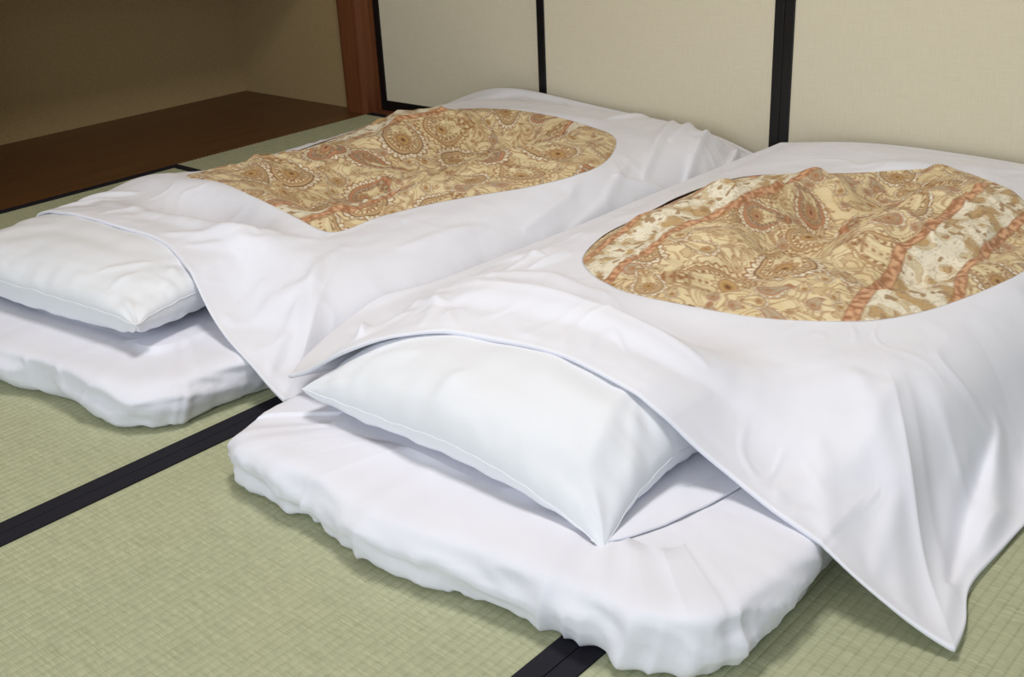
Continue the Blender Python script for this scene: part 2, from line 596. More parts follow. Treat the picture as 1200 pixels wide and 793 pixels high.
mat_far, VM2 = mattress('futon_mattress', 'white sheeted futon mattress at the left, partly cut off by the picture edge', HEM_FAR, -0.006, 0.102, 31, 0.90)


# ------------------------------------------------------------------ pillows
def pillow(name, label, cx, cy, hx, hy, rot, z_bot, up, dn, tips, seed, folds, seam_bow=0.0, belly=0.05):
    """two-sided cushion: upper and lower shells meet in a seam; tips lifts the four corners"""
    e = empty(name, (cx, cy, z_bot))
    tag(e, label, 'pillow', 'white pillows')
    n, m = 260, 170
    u = np.sin(np.linspace(-1, 1, n) * np.pi / 2 * 0.999)
    v = np.sin(np.linspace(-1, 1, m) * np.pi / 2 * 0.999)
    U, Vv = np.meshgrid(u, v, indexing='ij')
    au, av = np.abs(U), np.abs(Vv)
    # outline: sides drawn in a little between pointed corners
    X = hx * U * (1 - 0.055 * (1 - av ** 2.5) * au ** 2)
    Y = hy * Vv * (1 - 0.05 * (1 - au ** 4) * av ** 2)
    prof = ((1 - au ** 2.6) * (1 - av ** 2.3))
    pu = np.clip(prof, 0, 1) ** 0.47
    pd = np.clip(prof, 0, 1) ** 0.30
    sz = dn * 1.0
    tip = (tips[0] * (1 - U) * (1 - Vv) + tips[1] * (1 + U) * (1 - Vv) + tips[2] * (1 + U) * (1 + Vv) + tips[3] * (1 - U) * (1 + Vv)) / 4
    edge = sstep(0.55, 1.0, np.maximum(au, av))
    seam = sz + tip * (au * av) ** 1.5 + seam_bow * (1 - au ** 2) * sstep(0.4, 1, av)
    seam = seam + edge * 0.004 * perlin(U * 7 + seed, Vv * 7, seed + 3)
    corner = (au * av) ** 2
    ang = np.arctan2(1.02 - av, 1.02 - au)
    rad = corner * np.sin(ang * 9 + 2 * perlin(U * 3, Vv * 3, seed)) * 0.006
    pleat = sstep(0.7, 0.97, np.maximum(au, av)) * (1 - sstep(0.97, 1, np.maximum(au, av)))
    pl = 0.0055 * pleat * perlin(np.where(av > au, U * 9, Vv * 7), np.where(av > au, Vv, U) * 1.5, seed + 5)
    soft = 0.006 * fbm(U * 2.2 + seed, Vv * 1.7, seed + 1, 2)
    zt = seam + up * pu + (soft + rad + pl) * np.sqrt(np.clip(pu, 0, 1)) + 0.0
    Xw = cx + X * math.cos(rot) - Y * math.sin(rot)
    Yw = cy + X * math.sin(rot) + Y * math.cos(rot)
    zt = zt + folds_height(Xw, Yw, folds) * sstep(0, 0.4, pu)
    zb = seam - (np.minimum(sz * 1.02, 1) + tip * (au * av) ** 1.5 * 0.6) * pd + (pl * 0.7 + rad) * np.sqrt(pd)
    zb = np.clip(zb, 0.002, None)
    zb = np.minimum(zb, zt - 0.0004)
    Xl, Yl = Xw - cx, Yw - cy
    em = np.maximum(au, av)
    swell = 1 + belly * np.sin(np.pi * np.clip((em - 0.72) / 0.28, 0, 1)) ** 1.0 * (1 - 0.7 * (au * av) ** 3)
    T = np.column_stack([Xl.ravel(), Yl.ravel(), zt.ravel()])
    Bt = np.column_stack([(Xl * (1 + (swell - 1) * hy / hx)).ravel(), (Yl * swell).ravel(), zb.ravel()])
    F = grid_faces(n, m)
    mesh_obj('upper_case', T, F, M['pillow'], e)
    mesh_obj('lower_case', Bt, F[:, ::-1], M['pillow'], e)
    # welt: the sewn edge of the case
    ring = np.concatenate([np.arange(n) * m, (n - 1) * m + np.arange(1, m), np.arange(n - 2, -1, -1) * m + m - 1, np.arange(m - 2, 0, -1)])
    R = T[ring]
    R[:, 2] = (T[ring][:, 2] + Bt[ring][:, 2]) / 2
    nxt = np.roll(R, -1, 0) - np.roll(R, 1, 0)
    nn = np.stack([nxt[:, 1], -nxt[:, 0]], 1)
    nn /= np.linalg.norm(nn, axis=1)[:, None] + 1e-9
    if np.mean((R[:, :2] * nn).sum(1)) < 0:
        nn = -nn
    rr = 0.0011
    rows = []
    for a in np.linspace(0, 2 * np.pi, 6, endpoint=False):
        rows.append(np.column_stack([R[:, :2] + nn * rr * 1.2 * math.cos(a), R[:, 2] + rr * math.sin(a)]))
    rows.append(rows[0])
    mesh_obj('seam', np.vstack(rows), grid_faces(7, len(R), True), M['pillow'], e)
    return e, T + np.array([cx, cy, z_bot])


pil_near, VP1 = pillow('pillow', 'large white pillow under the edge of the near duvet, at the front right', -1.118, 1.245, 0.327, 0.205, -0.01, 0.103, 0.104, 0.050,
                       (0.0, -0.055, -0.03, 0.0), 3,
                       [([(-0.86, 1.10), (-0.90, 1.25)], 0.006, 0.018), ([(-0.80, 1.12), (-0.87, 1.22)], 0.005, 0.012), ([(-1.33, 1.10), (-1.25, 1.14)], 0.005, 0.014),
                        ([(-1.15, 1.05), (-1.13, 1.13)], 0.005, 0.014)], seam_bow=0.006)
flap_pts = [(-0.83, 1.06), (-0.79, 1.058), (-0.752, 1.15), (-0.728, 1.26), (-0.72, 1.38), (-0.80, 1.42), (-0.87, 1.3)]
fc = closed_spline(flap_pts, 14)
fl = []
for zz, sc in ((0.0008, 0.998), (0.002, 1.0), (0.0035, 0.998), (0.0045, 0.95), (0.006, 0.6), (0.0065, 0.25), (0.0065, 0.01)):
    cc = fc.mean(0)
    q = cc + (fc - cc) * sc
    fl.append(np.column_stack([q[:, 0] + 1.118, q[:, 1] - 1.245, np.full(len(q), zz) + 0.002 * perlin(q[:, 0] * 20, q[:, 1] * 20, 4)]))
o = mesh_obj('case_flap', np.vstack(fl), grid_faces(7, len(fc), True), M['sheet'], pil_near)
tag(o, 'loose flap of the pillow case lying flat on the sheet')

pil_far, VP2 = pillow('pillow', 'large white pillow on the left futon, cut off by the picture edge', -2.30, 1.158, 0.375, 0.200, 0.12, 0.103, 0.068, 0.076,
                      (0.0, -0.005, 0.0, 0.0), 8,
                      [([(-2.10, 1.05), (-2.05, 1.14)], 0.005, 0.012), ([(-2.03, 1.03), (-2.03, 1.10)], 0.004, 0.010), ([(-1.95, 1.10), (-2.0, 1.17)], 0.005, 0.012)])


# ------------------------------------------------------------------ printed cotton of the quilts
CREAM, LIGHT, TAN = np.array(srgb(226, 207, 164)[:3]), np.array(srgb(232, 222, 198)[:3]), np.array(srgb(194, 165, 122)[:3])
BROWN, DARK, CORAL, OCHRE = np.array(srgb(152, 104, 66)[:3]), np.array(srgb(118, 78, 48)[:3]), np.array(srgb(193, 142, 107)[:3]), np.array(srgb(186, 148, 92)[:3])
GREY = np.array(srgb(184, 168, 142)[:3])


def paint(C, mask, col):
    mask = np.clip(mask, 0, 1)[..., None]
    C[...] = C * (1 - mask) + col * mask


def soft(d, w):
    """1 where d < 0, with an edge of width w"""
    return np.clip(0.5 - d / w, 0, 1)


def print_pattern(U, Vv, cell, seed):
    """paisley print with coral stripes and floral bands, sampled at cloth coordinates (metres)"""
    rng = np.random.RandomState(seed)
    C = np.empty(U.shape + (3,))
    C[...] = CREAM
    paint(C, 0.6 * sstep(0.0, 0.5, fbm(U * 9, Vv * 9, seed, 2)), np.array(srgb(217, 194, 146)[:3]))
    aa = cell * 1.2
    # thin scrolling stems between the figures
    wx, wy = U + 0.02 * perlin(U * 18, Vv * 18, seed + 2), Vv + 0.02 * perlin(U * 18, Vv * 18, seed + 3)
    f = perlin(wx * 17, wy * 17, seed + 4)
    for lv in (-0.28, 0.02, 0.30):
        paint(C, 0.6 * sstep(0.06, 0.025, np.abs(f - lv)), BROWN)
    f3 = perlin(wx * 38, wy * 38, seed + 12)
    paint(C, 0.7 * sstep(0.36, 0.42, f3), TAN)
    paint(C, 0.75 * sstep(0.05, 0.02, np.abs(f3 - 0.36)), BROWN)
    u0, u1, v0, v1 = U.min(), U.max(), Vv.min(), Vv.max()

    def paisley(cx, cy, L, ang, flip, style):
        x0 = (U - cx)
        y0 = (Vv - cy)
        sel = (x0 ** 2 + y0 ** 2) < (L * 1.5) ** 2
        if not sel.any():
            return
        idx = np.where(sel)
        x, y = x0[idx], y0[idx]
        c, s = math.cos(ang), math.sin(ang)
        X, Y = (x * c + y * s) / L * flip, (-x * s + y * c) / L
        # body: round below, tail bent sideways above
        yy = Y + 0.25
        bend = 0.42 * np.clip(yy, 0, 2) ** 2
        X = X - bend
        wdt = np.where(yy < 0, np.sqrt(np.clip(1 - (yy / 0.55) ** 2, 0, 1)), np.clip(1 - yy / 1.15, 0, 1) ** 0.75) * 0.55 + 1e-4
        r = np.where((yy > -0.55) & (yy < 1.15), np.abs(X) / wdt, 9)
        # use an even distance-like measure: largest inscribed scale
        k = np.sqrt(np.clip(X ** 2 + np.where(yy < 0, yy, 0) ** 2, 0, None)) / 0.55
        lev = np.where(yy < 0, np.sqrt((X / 0.55) ** 2 + (yy / 0.55) ** 2), np.maximum(np.abs(X) / wdt, yy / 1.15))
        th = np.arctan2(yy, X)
        e = aa / (0.5 * L) * 0.9
        sub = C[idx]

        def P(m, col):
            nonlocal sub
            m = np.clip(m, 0, 1)[:, None]
            sub = sub * (1 - m) + col * m
        out = 1 + 0.06 * np.sin(th * (22 if L > 0.07 else 12))
        P(soft(lev - out - 0.10, e), BROWN)
        P(soft(lev - out - 0.02, e), LIGHT if style else CREAM)
        P(soft(lev - 0.98, e) * (0.5 + 0.5 * np.sign(np.sin(th * 34))), TAN)
        P(soft(lev - 0.86, e), DARK if style == 2 else BROWN)
        P(soft(lev - 0.80, e), CORAL if style == 1 else TAN)
        P(soft(lev - 0.70, e), BROWN)
        P(soft(lev - 0.655, e), GREY if style == 1 else CREAM)
        if L > 0.055:
            P(soft(np.abs(lev - 0.59) - 0.045, e) * (0.5 + 0.5 * np.sign(np.sin(th * 26))), BROWN)
            P(soft(lev - 0.50, e), BROWN)
            P(soft(lev - 0.46, e), CREAM)
        # rosette in the round end, a small paisley inside the large figures
        rr = np.sqrt(X ** 2 + (yy + 0.05) ** 2)
        npet = 10 if L > 0.06 else 6
        pet = 0.24 + 0.035 * np.cos(th * npet)
        P(soft(rr - pet, e), BROWN)
        P(soft(rr - pet + 0.035, e), TAN if style else CREAM)
        P(soft(np.abs(rr - 0.14) - 0.02, e), BROWN)
        P(soft(rr - 0.12, e), CORAL if style == 1 else OCHRE)
        P(soft(rr - 0.05, e), DARK)
        if L > 0.06:
            P(soft(np.abs(lev - 0.53) - 0.02, e) * (0.5 + 0.5 * np.sign(np.sin(yy * 46 + X * 30))), DARK)
        # seeds up the tail
        fy = yy * 9 - np.floor(yy * 9) - 0.5
        P(soft(np.sqrt((fy / 9) ** 2 + X ** 2) - 0.032, e) * (yy > 0.24) * (yy < 0.95), BROWN)
        P(soft(np.abs(np.abs(X) + 0.35 * (fy / 9) - 0.075) - 0.010, e) * (yy > 0.24) * (yy < 0.8) * (lev < 0.62), TAN)
        C[idx] = sub

    # packed figures: a few large ones, then smaller and smaller ones in the gaps
    A = (u1 - u0) * (v1 - v0)
    pts = []
    for lo, hi, want, tries, sep in ((0.088, 0.135, 30 * A, 900, 0.60), (0.042, 0.062, 90 * A, 1800, 0.64), (0.020, 0.034, 380 * A, 4000, 0.64)):
        cnt = 0
        for _ in range(tries):
            if cnt >= want:
                break
            L = rng.uniform(lo, hi)
            p = (rng.uniform(u0, u1), rng.uniform(v0, v1), L)
            if pts:
                q = np.asarray(pts)
                if (((q[:, 0] - p[0]) ** 2 + (q[:, 1] - p[1]) ** 2) < (sep * (q[:, 2] + L)) ** 2).any():
                    continue
            pts.append(p)
            cnt += 1
    for (a, b, L) in pts:
        paisley(a, b, L, rng.normal(0.6, 1.0), rng.choice([-1, 1]), rng.randint(3))
    # lengthwise floral bands between coral stripes
    per = 0.56
    ph = (U + 0.13 - 0.02 * seed) / per
    ph = (ph - np.floor(ph)) * per
    bw, sw = 0.105, 0.022
    inb = (ph < bw)
    base = np.empty_like(C)
    base[...] = LIGHT
    g = fbm(U * 21, Vv * 21, seed + 20, 2)
    g2 = fbm(U * 38, Vv * 30, seed + 21, 2)
    paint(base, 0.9 * sstep(0.02, 0.08, g), np.array(srgb(212, 194, 156)[:3]))
    paint(base, 0.9 * sstep(0.30, 0.34, g), OCHRE)
    paint(base, 0.8 * sstep(0.05, 0.02, np.abs(g - 0.05)), TAN)
    paint(base, 0.8 * sstep(0.05, 0.02, np.abs(g - 0.30)), BROWN)
    paint(base, 0.6 * sstep(0.05, 0.02, np.abs(g + 0.22)), GREY)
    paint(base, 0.9 * sstep(0.42, 0.47, g2), np.array(srgb(158, 124, 84)[:3]))
    paint(base, 0.7 * sstep(0.05, 0.02, np.abs(g2 + 0.15)), GREY)
    paint(base, 0.5 * sstep(0.5, 0.6, np.sin((U + 0.01 * g) * 900 + 60 * g)) * sstep(0.0, 0.1, g), GREY)
    C[inb] = base[inb]
    st = ((ph > bw) & (ph < bw + sw)) | (ph > per - sw)
    strip = np.empty_like(C)
    strip[...] = CORAL
    q = perlin(U * 75, Vv * 75, seed + 30)
    paint(strip, 0.75 * sstep(0.1, 0.25, q), BROWN)
    paint(strip, 0.6 * sstep(0.1, 0.25, -q), np.array(srgb(226, 184, 140)[:3]))
    C[st] = strip[st]
    edge = np.minimum.reduce([np.abs(ph - bw), np.abs(ph - bw - sw), np.abs(ph - per + sw), np.abs(ph), np.abs(ph - per)])
    paint(C, 0.7 * soft(edge - 0.0016, aa), BROWN)
    return C


# ------------------------------------------------------------------ duvets: white cover with a large opening over a printed quilt
def duvet(label, segs, opening, quilt_bulge, folds, qfolds, seed, supp, loftf, quilt_label, hem_lift, dens, gather, xlim):
    e = empty('duvet', (float(np.mean([p[0] for p in opening])), float(np.mean([p[1] for p in opening])), 0.11))
    tag(e, label, 'duvet', 'white duvets with paisley centres')
    of = np.array(e.location)
    outer = np.vstack([spline(sg, 16)[:-1] for sg in segs])
    Q = resample_closed(outer, 1250, dens)
    op3 = closed_spline(opening, 20)
    op, oz = op3[:, :2], op3[:, 2]
    hc = op.mean(0)
    an = np.arctan2(op[:, 1] - hc[1], op[:, 0] - hc[0])
    rd = np.hypot(op[:, 0] - hc[0], op[:, 1] - hc[1])
    od = np.argsort(an)
    an, rd, oz = an[od], rd[od], oz[od]
    oz = np.concatenate([oz[-3:], oz, oz[:3]])
    an = np.concatenate([an[-3:] - 2 * np.pi, an, an[:3] + 2 * np.pi])
    rd = np.concatenate([rd[-3:], rd, rd[:3]])
    aq = np.arctan2(Q[:, 1] - hc[1], Q[:, 0] - hc[0])
    rq = np.interp(aq, an, rd)
    P = hc + np.stack([np.cos(aq), np.sin(aq)], 1) * rq[:, None]
    hb = supp.blurred(0.050)
    hs = supp.blurred(0.010)

    def plump(x, y, d):
        """cloth height over what lies beneath, d metres in from the outer edge"""
        z = sample(hb, x, y) + 0.012 + loftf(x, y) * (1 - np.exp(-np.clip(d, 0, None) / 0.085))
        z = np.maximum(z, sample(hs, x, y) + 0.014)
        z = z + 0.008 * fbm(x * 3.4, y * 3.4, seed, 2) * sstep(0.0, 0.2, d)
        return z

    def crumple(x, y, d):
        a = folds_height(x, y, [(p_, 1.35 * am_, 0.66 * wd_) for p_, am_, wd_ in folds])
        wx = x + 0.06 * perlin(x * 5, y * 5, seed + 5)
        wy = y + 0.06 * perlin(x * 5, y * 5, seed + 6)
        r = np.exp(-(perlin(wx * 4.5 + wy * 2.0, wy * 6, seed + 7) / 0.22) ** 2)
        a = a + 0.0040 * r * sstep(-0.2, 0.4, perlin(x * 3, y * 3, seed + 9)) + 0.0016 * fbm(wx * 13, wy * 10, seed + 8, 2)
        cz = 1 - np.abs(perlin(wx * 11 + wy * 4, wy * 7 - wx * 2, seed + 60)) * 4.5
        a = a + 0.0022 * np.clip(cz, 0, 1) * sstep(0.10, 0.45, perlin(x * 4.3, y * 4.3, seed + 61))
        return a

    NT = 135
    t = np.linspace(0, 1, NT) ** 0.92
    X = P[None, :, 0] + (Q[None, :, 0] - P[None, :, 0]) * t[:, None]
    Y = P[None, :, 1] + (Q[None, :, 1] - P[None, :, 1]) * t[:, None]
    PQ = np.hypot(Q[:, 0] - P[:, 0], Q[:, 1] - P[:, 1])
    # true distance to the outer edge from a coarse copy of it
    Qc = Q[::6, :2]
    D = np.empty_like(X)
    Qd = np.roll(Qc, -1, 0) - Qc
    Ql = (Qd ** 2).sum(1)
    for r in range(NT):
        ex, ey = X[r][:, None] - Qc[None, :, 0], Y[r][:, None] - Qc[None, :, 1]
        tq = np.clip((ex * Qd[:, 0] + ey * Qd[:, 1]) / Ql, 0, 1)
        D[r] = np.sqrt(((ex - tq * Qd[:, 0]) ** 2 + (ey - tq * Qd[:, 1]) ** 2).min(1))
    D = np.minimum(D, (1 - t)[:, None] * PQ[None, :])
    for _ in range(40):
        D = (np.roll(D, 3, 1) + 2 * D + np.roll(D, -3, 1)) / 4
    dh = t[:, None] * PQ[None, :]
    zi = plump(X, Y, D)
    w = sstep(0.0, 0.15, D)
    Z = Q[None, :, 2] * (1 - w) + zi * w
    floorz = sample(hs, X, Y) + 0.006 + 0.006 * w
    Z = np.maximum(Z, floorz)
    far_from_hole = sstep(0.03, 0.12, dh)
    for _ in range(40):          # let the cloth bridge hollows and bumps
        a = np.roll(Z, 4, 1) + np.roll(Z, -4, 1)
        b = np.vstack([Z[:1], Z[:-1]]) + np.vstack([Z[1:], Z[-1:]])
        Zs = np.maximum((a + b) / 4, floorz)
        Z = Z + (Zs - Z) * far_from_hole
    zh = np.interp(aq, an, oz)
    Z = Z + (zh - Z[0])[None, :] * np.exp(-(dh / 0.07) ** 2)
    Z = np.maximum(Z, floorz)
    Z = Z + crumple(X, Y, D) * sstep(0, 0.03, D) * (0.15 + 0.85 * sstep(0.0, 0.05, dh))
    Z = Z + 0.002 * np.exp(-dh / 0.03) + hem_lift(X, Y) * np.exp(-(dh / 0.03) ** 2)
    # rolled outer edge and a lining a little way in under it
    s = np.concatenate([[0], np.cumsum(np.hypot(*np.diff(Q[:, :2], axis=0).T))])
    dirv = (Q[:, :2] - P) / (PQ[:, None] + 1e-9)
    th = 0.0045 + 0.002 * perlin(s * 6, s * 0 + 0.3, seed + 15)
    rows = [np.column_stack([X[i], Y[i], Z[i]]) for i in range(NT)]
    hem = np.column_stack([P + dirv * 0.003, Z[0] - 0.004])
    hem2 = np.column_stack([X[4], Y[4], Z[4] - 0.0045])
    ze = Z[-1]
    under = []
    for a in (0.25, 0.5, 0.75, 1.0):
        under.append(np.column_stack([Q[:, :2] + dirv * (th * math.sin(a * np.pi))[:, None], ze - th * (1 - math.cos(a * np.pi))]))
    for back in (0.02, 0.045, 0.08, 0.12):
        xy = Q[:, :2] - dirv * np.minimum(back, 0.8 * PQ)[:, None]
        tt = np.clip(1 - back / PQ, 0, 1)
        k0 = np.clip(np.searchsorted(t, tt), 1, NT - 1)
        fr = (tt - t[k0 - 1]) / (t[k0] - t[k0 - 1])
        cols = np.arange(len(Q))
        zt = Z[k0 - 1, cols] * (1 - fr) + Z[k0, cols] * fr
        zu = np.minimum(zt - 0.010, np.maximum(sample(hs, xy[:, 0], xy[:, 1]) + 0.003, ze - 2 * th))
        under.append(np.column_stack([xy, zu]))
    allr = [hem2, hem] + rows + under
    V = np.vstack(allr)
    V[:, 2] = np.maximum(V[:, 2], 0.003)
    V[:, 1] = np.minimum(V[:, 1], 3.088)
    cover = mesh_obj('cover', V - of, grid_faces(len(allr), len(Q), True)[:, ::-1], M['duvet'], e)
    # ---- printed quilt showing in the opening
    st = 0.0026
    mg = 0.055
    gx = np.arange(op[:, 0].min() - mg, op[:, 0].max() + mg, st)
    gy = np.arange(op[:, 1].min() - mg, op[:, 1].max() + mg, st)
    GX, GY = np.meshgrid(gx, gy, indexing='ij')
    ga = np.arctan2(GY - hc[1], GX - hc[0])
    gr = np.hypot(GX - hc[0], GY - hc[1])
    ro = np.interp(ga, an, rd)
    din = (ro - gr) * np.clip(ro / (ro + 0.12), 0.6, 1)
    De = np.full(GX.shape, 0.5)
    # distance to the outer edge, so that cover and quilt share one height
    sub = Q[::10, :2]
    cxs, cys = GX[::8, ::8], GY[::8, ::8]
    dd = np.sqrt(((cxs[..., None] - sub[:, 0]) ** 2 + (cys[..., None] - sub[:, 1]) ** 2).min(-1))
    ii = np.clip(np.arange(GX.shape[0]) / 8, 0, cxs.shape[0] - 1.001)
    jj = np.clip(np.arange(GX.shape[1]) / 8, 0, cxs.shape[1] - 1.001)
    i0, j0 = ii.astype(int), jj.astype(int)
    fa, fb = (ii - i0)[:, None], (jj - j0)[None, :]
    De = (dd[i0][:, j0] * (1 - fa) + dd[i0 + 1][:, j0] * fa) * (1 - fb) + (dd[i0][:, j0 + 1] * (1 - fa) + dd[i0 + 1][:, j0 + 1] * fa) * fb
    inn = sstep(0.0, 0.10, din)
    hx_, hy_ = hc[0] + np.cos(ga) * ro, hc[1] + np.sin(ga) * ro
    dlt = np.interp(ga, an, oz) - plump(hx_, hy_, np.full(hx_.shape, 0.2))
    base_q = plump(GX, GY, De) + dlt * np.exp(-(din / 0.12) ** 2)
    wx = GX + 0.05 * perlin(GX * 4, GY * 4, seed + 40)
    wy = GY + 0.05 * perlin(GX * 4, GY * 4, seed + 41)
    rid = np.clip(1 - np.abs(perlin(wx * 4.2 + wy * 1.8, wy * 5.0 - wx, seed + 42)) * 2.2, 0, 1)
    rid2 = np.clip(1 - np.abs(perlin(wx * 8.5, wy * 9.5, seed + 43)) * 2.0, 0, 1)
    puff = 0.016 * fbm(GX * 4.5, GY * 4.0, seed + 44, 2) + 0.013 * rid ** 1.5 + 0.006 * rid2 ** 2 + 0.0025 * fbm(GX * 24, GY * 24, seed + 45, 2)
    ZQ = base_q - 0.004 + quilt_bulge * sstep(-0.005, 0.16, din) + inn * puff + 0.007 * sstep(-0.002, 0.03, din)
    ZQ = ZQ + folds_height(GX, GY, qfolds) * sstep(0, 0.05, din)
    ZQ = np.where(din < 0, np.minimum(ZQ, base_q - 0.004 - 1.0 * np.clip(-din, 0, 0.04)), ZQ)
    # cloth coordinates: arc length along the surface, so that the print follows the folds
    def smooth(a, r=6):
        for ax_ in (0, 1):
            a = sum(np.roll(a, k, ax_) for k in range(-r, r + 1)) / (2 * r + 1)
        return a
    ZS = smooth(smooth(ZQ))
    ax = np.sqrt(np.clip(np.diff(ZS, axis=0), -st, st) ** 2 + st ** 2)
    ay = np.sqrt(np.clip(np.diff(ZS, axis=1), -st, st) ** 2 + st ** 2)
    UU = np.vstack([np.zeros((1, GX.shape[1])), np.cumsum(ax, 0)])
    VVv = np.hstack([np.zeros((GX.shape[0], 1)), np.cumsum(ay, 1)])
    k2 = UU.shape[0] // 2
    UU = UU - UU[k2:k2 + 1, :] + gx[k2]
    k3 = VVv.shape[1] // 2
    VVv = VVv - VVv[:, k3:k3 + 1] + gy[k3]
    colr = print_pattern(UU + 0.05 * perlin(GX * 2.2, GY * 2.2, seed + 50), VVv + 0.05 * perlin(GX * 2.2, GY * 2.2, seed + 51), st, seed)
    keep = (din > -0.025)
    F = grid_faces(len(gx), len(gy))
    kf = keep.ravel()
    F = F[kf[F].all(1)]
    used = np.zeros(kf.size, bool)
    used[F.ravel()] = True
    remap = np.cumsum(used) - 1
    VQ = np.column_stack([GX.ravel(), GY.ravel(), ZQ.ravel()])[used]
    F = remap[F]
    qo = mesh_obj('quilt', VQ - of, F[:, ::-1] if False else F, M['quilt'], e)
    att = qo.data.attributes.new('print', 'FLOAT_COLOR', 'POINT')
    cc = np.column_stack([colr.reshape(-1, 3)[used], np.ones(used.sum())]).astype(np.float32)
    att.data.foreach_set('color', cc.ravel())
    tag(qo, quilt_label)
    return V, VQ


sup = Raster()
for v in (VM1, VM2, VP1, VP2):
    sup.add(v)
sup.close()

FAR_SEGS = [
    [(-2.96, 1.24, 0.02), (-2.88, 1.215, 0.10), (-2.72, 1.205, 0.15), (-2.52, 1.200, 0.20), (-2.344, 1.204, 0.215), (-2.133, 1.217, 0.20), (-1.973, 1.182, 0.165), (-1.881, 1.158, 0.15), (-1.797, 1.140, 0.118), (-1.709, 1.131, 0.082), (-1.615, 1.12, 0.045)],
    [(-1.615, 1.12, 0.045), (-1.575, 1.3, 0.05), (-1.565, 1.7, 0.06), (-1.575, 2.3, 0.06), (-1.60, 2.8, 0.05), (-1.70, 3.03, 0.07)],
    [(-1.70, 3.03, 0.07), (-1.9, 3.06, 0.13), (-2.3, 3.07, 0.15), (-2.7, 3.06, 0.19), (-2.87, 3.04, 0.19), (-2.96, 2.95, 0.10)],
    [(-2.96, 2.95, 0.10), (-2.97, 2.6, 0.05), (-2.94, 2.0, 0.03), (-2.95, 1.5, 0.03), (-2.96, 1.24, 0.02)]]
FAR_OPEN = [(-2.582, 1.588, 0.225), (-2.436, 1.593, 0.23), (-2.244, 1.558, 0.232), (-2.053, 1.523, 0.225), (-1.965, 1.523, 0.21), (-1.958, 1.559, 0.195), (-1.948, 1.61, 0.195), (-1.955, 1.692, 0.195), (-1.925, 1.833, 0.195),
            (-1.875, 1.956, 0.195), (-1.815, 2.082, 0.195), (-1.778, 2.245, 0.195), (-1.797, 2.382, 0.195), (-1.883, 2.545, 0.195), (-1.969, 2.633, 0.195), (-2.083, 2.678, 0.195), (-2.197, 2.716, 0.195), (-2.301, 2.737, 0.195),
            (-2.448, 2.739, 0.195), (-2.566, 2.701, 0.192), (-2.69, 2.604, 0.188), (-2.735, 2.42, 0.182), (-2.73, 2.247, 0.18), (-2.70, 2.053, 0.18), (-2.68, 1.88, 0.185), (-2.67, 1.72, 0.20)]
FAR_FOLDS = [
    ([(-2.40, 1.24), (-2.36, 1.42), (-2.25, 1.52)], 0.006, 0.03), ([(-2.14, 1.24), (-2.02, 1.34), (-1.95, 1.45)], 0.008, 0.035), ([(-1.84, 1.14), (-1.88, 1.30)], 0.006, 0.025),
    ([(-1.62, 1.11), (-1.70, 1.25), (-1.85, 1.42)], 0.010, 0.03), ([(-1.68, 1.13), (-1.78, 1.3)], 0.007, 0.02), ([(-2.75, 1.24), (-2.68, 1.36), (-2.6, 1.44)], 0.010, 0.025),
    ([(-2.62, 1.24), (-2.60, 1.38)], 0.008, 0.022), ([(-1.72, 1.95), (-1.74, 2.15), (-1.80, 2.30)], 0.008, 0.018), ([(-1.68, 2.05), (-1.70, 2.25), (-1.77, 2.45)], 0.007, 0.016),
    ([(-1.78, 1.60), (-1.76, 1.85)], 0.006, 0.025), ([(-1.72, 2.45), (-1.95, 2.95)], 0.010, 0.022), ([(-1.66, 2.55), (-1.82, 2.95)], 0.012, 0.018), ([(-1.62, 2.7), (-1.74, 2.98)], 0.012, 0.014),
    ([(-2.1, 2.80), (-2.05, 3.0)], 0.008, 0.03), ([(-1.83, 1.18), (-1.80, 1.36), (-1.86, 1.5)], 0.007, 0.028), ([(-2.05, 1.24), (-1.95, 1.36), (-1.93, 1.48)], 0.007, 0.028), ([(-1.74, 2.35), (-1.66, 2.55), (-1.63, 2.75)], 0.009, 0.02), ([(-1.62, 1.15), (-1.66, 1.22)], 0.006, 0.02), ([(-2.84, 1.22), (-2.80, 1.32)], 0.008, 0.02), ([(-1.80, 2.70), (-1.90, 3.0)], 0.010, 0.02), ([(-2.95, 2.85), (-2.75, 3.0)], 0.02, 0.09)]
FAR_QF = [([(-2.60, 1.72), (-2.40, 1.86), (-2.17, 1.74), (-2.03, 1.62)], 0.020, 0.05), ([(-2.55, 2.0), (-2.42, 2.05), (-2.30, 1.95)], 0.014, 0.05),
          ([(-2.06, 1.95), (-2.12, 2.20), (-1.95, 2.35)], 0.022, 0.045), ([(-2.30, 2.2), (-2.28, 2.45), (-2.12, 2.62)], 0.020, 0.05), ([(-2.55, 2.3), (-2.48, 2.52)], 0.014, 0.07),
          ([(-2.25, 1.95), (-2.0, 2.08)], -0.018, 0.03), ([(-2.45, 2.1), (-2.2, 2.3)], -0.020, 0.03), ([(-2.0, 2.5), (-2.25, 2.6)], -0.014, 0.025)]

dens = lambda x, y: np.where(y < 1.7, 2.2, 1.0)
VD2, VQ2 = duvet('white duvet with paisley centre on the left futon by the wooden post', FAR_SEGS, FAR_OPEN, 0.012, FAR_FOLDS, FAR_QF, 11, sup, lambda x, y: 0.082 * (0.45 + 0.55 * sstep(1.18, 1.42, y)) + 0.035 * np.exp(-((y - 1.52) / 0.14) ** 2) * sstep(-1.9, -2.15, x) * sstep(-2.85, -2.65, x),
                 'tan paisley quilt in the opening', lambda x, y: 0.001 + 0 * x, dens, None, None)
sup.add(VD2[VD2[:, 2] > 0.0])
sup.close()

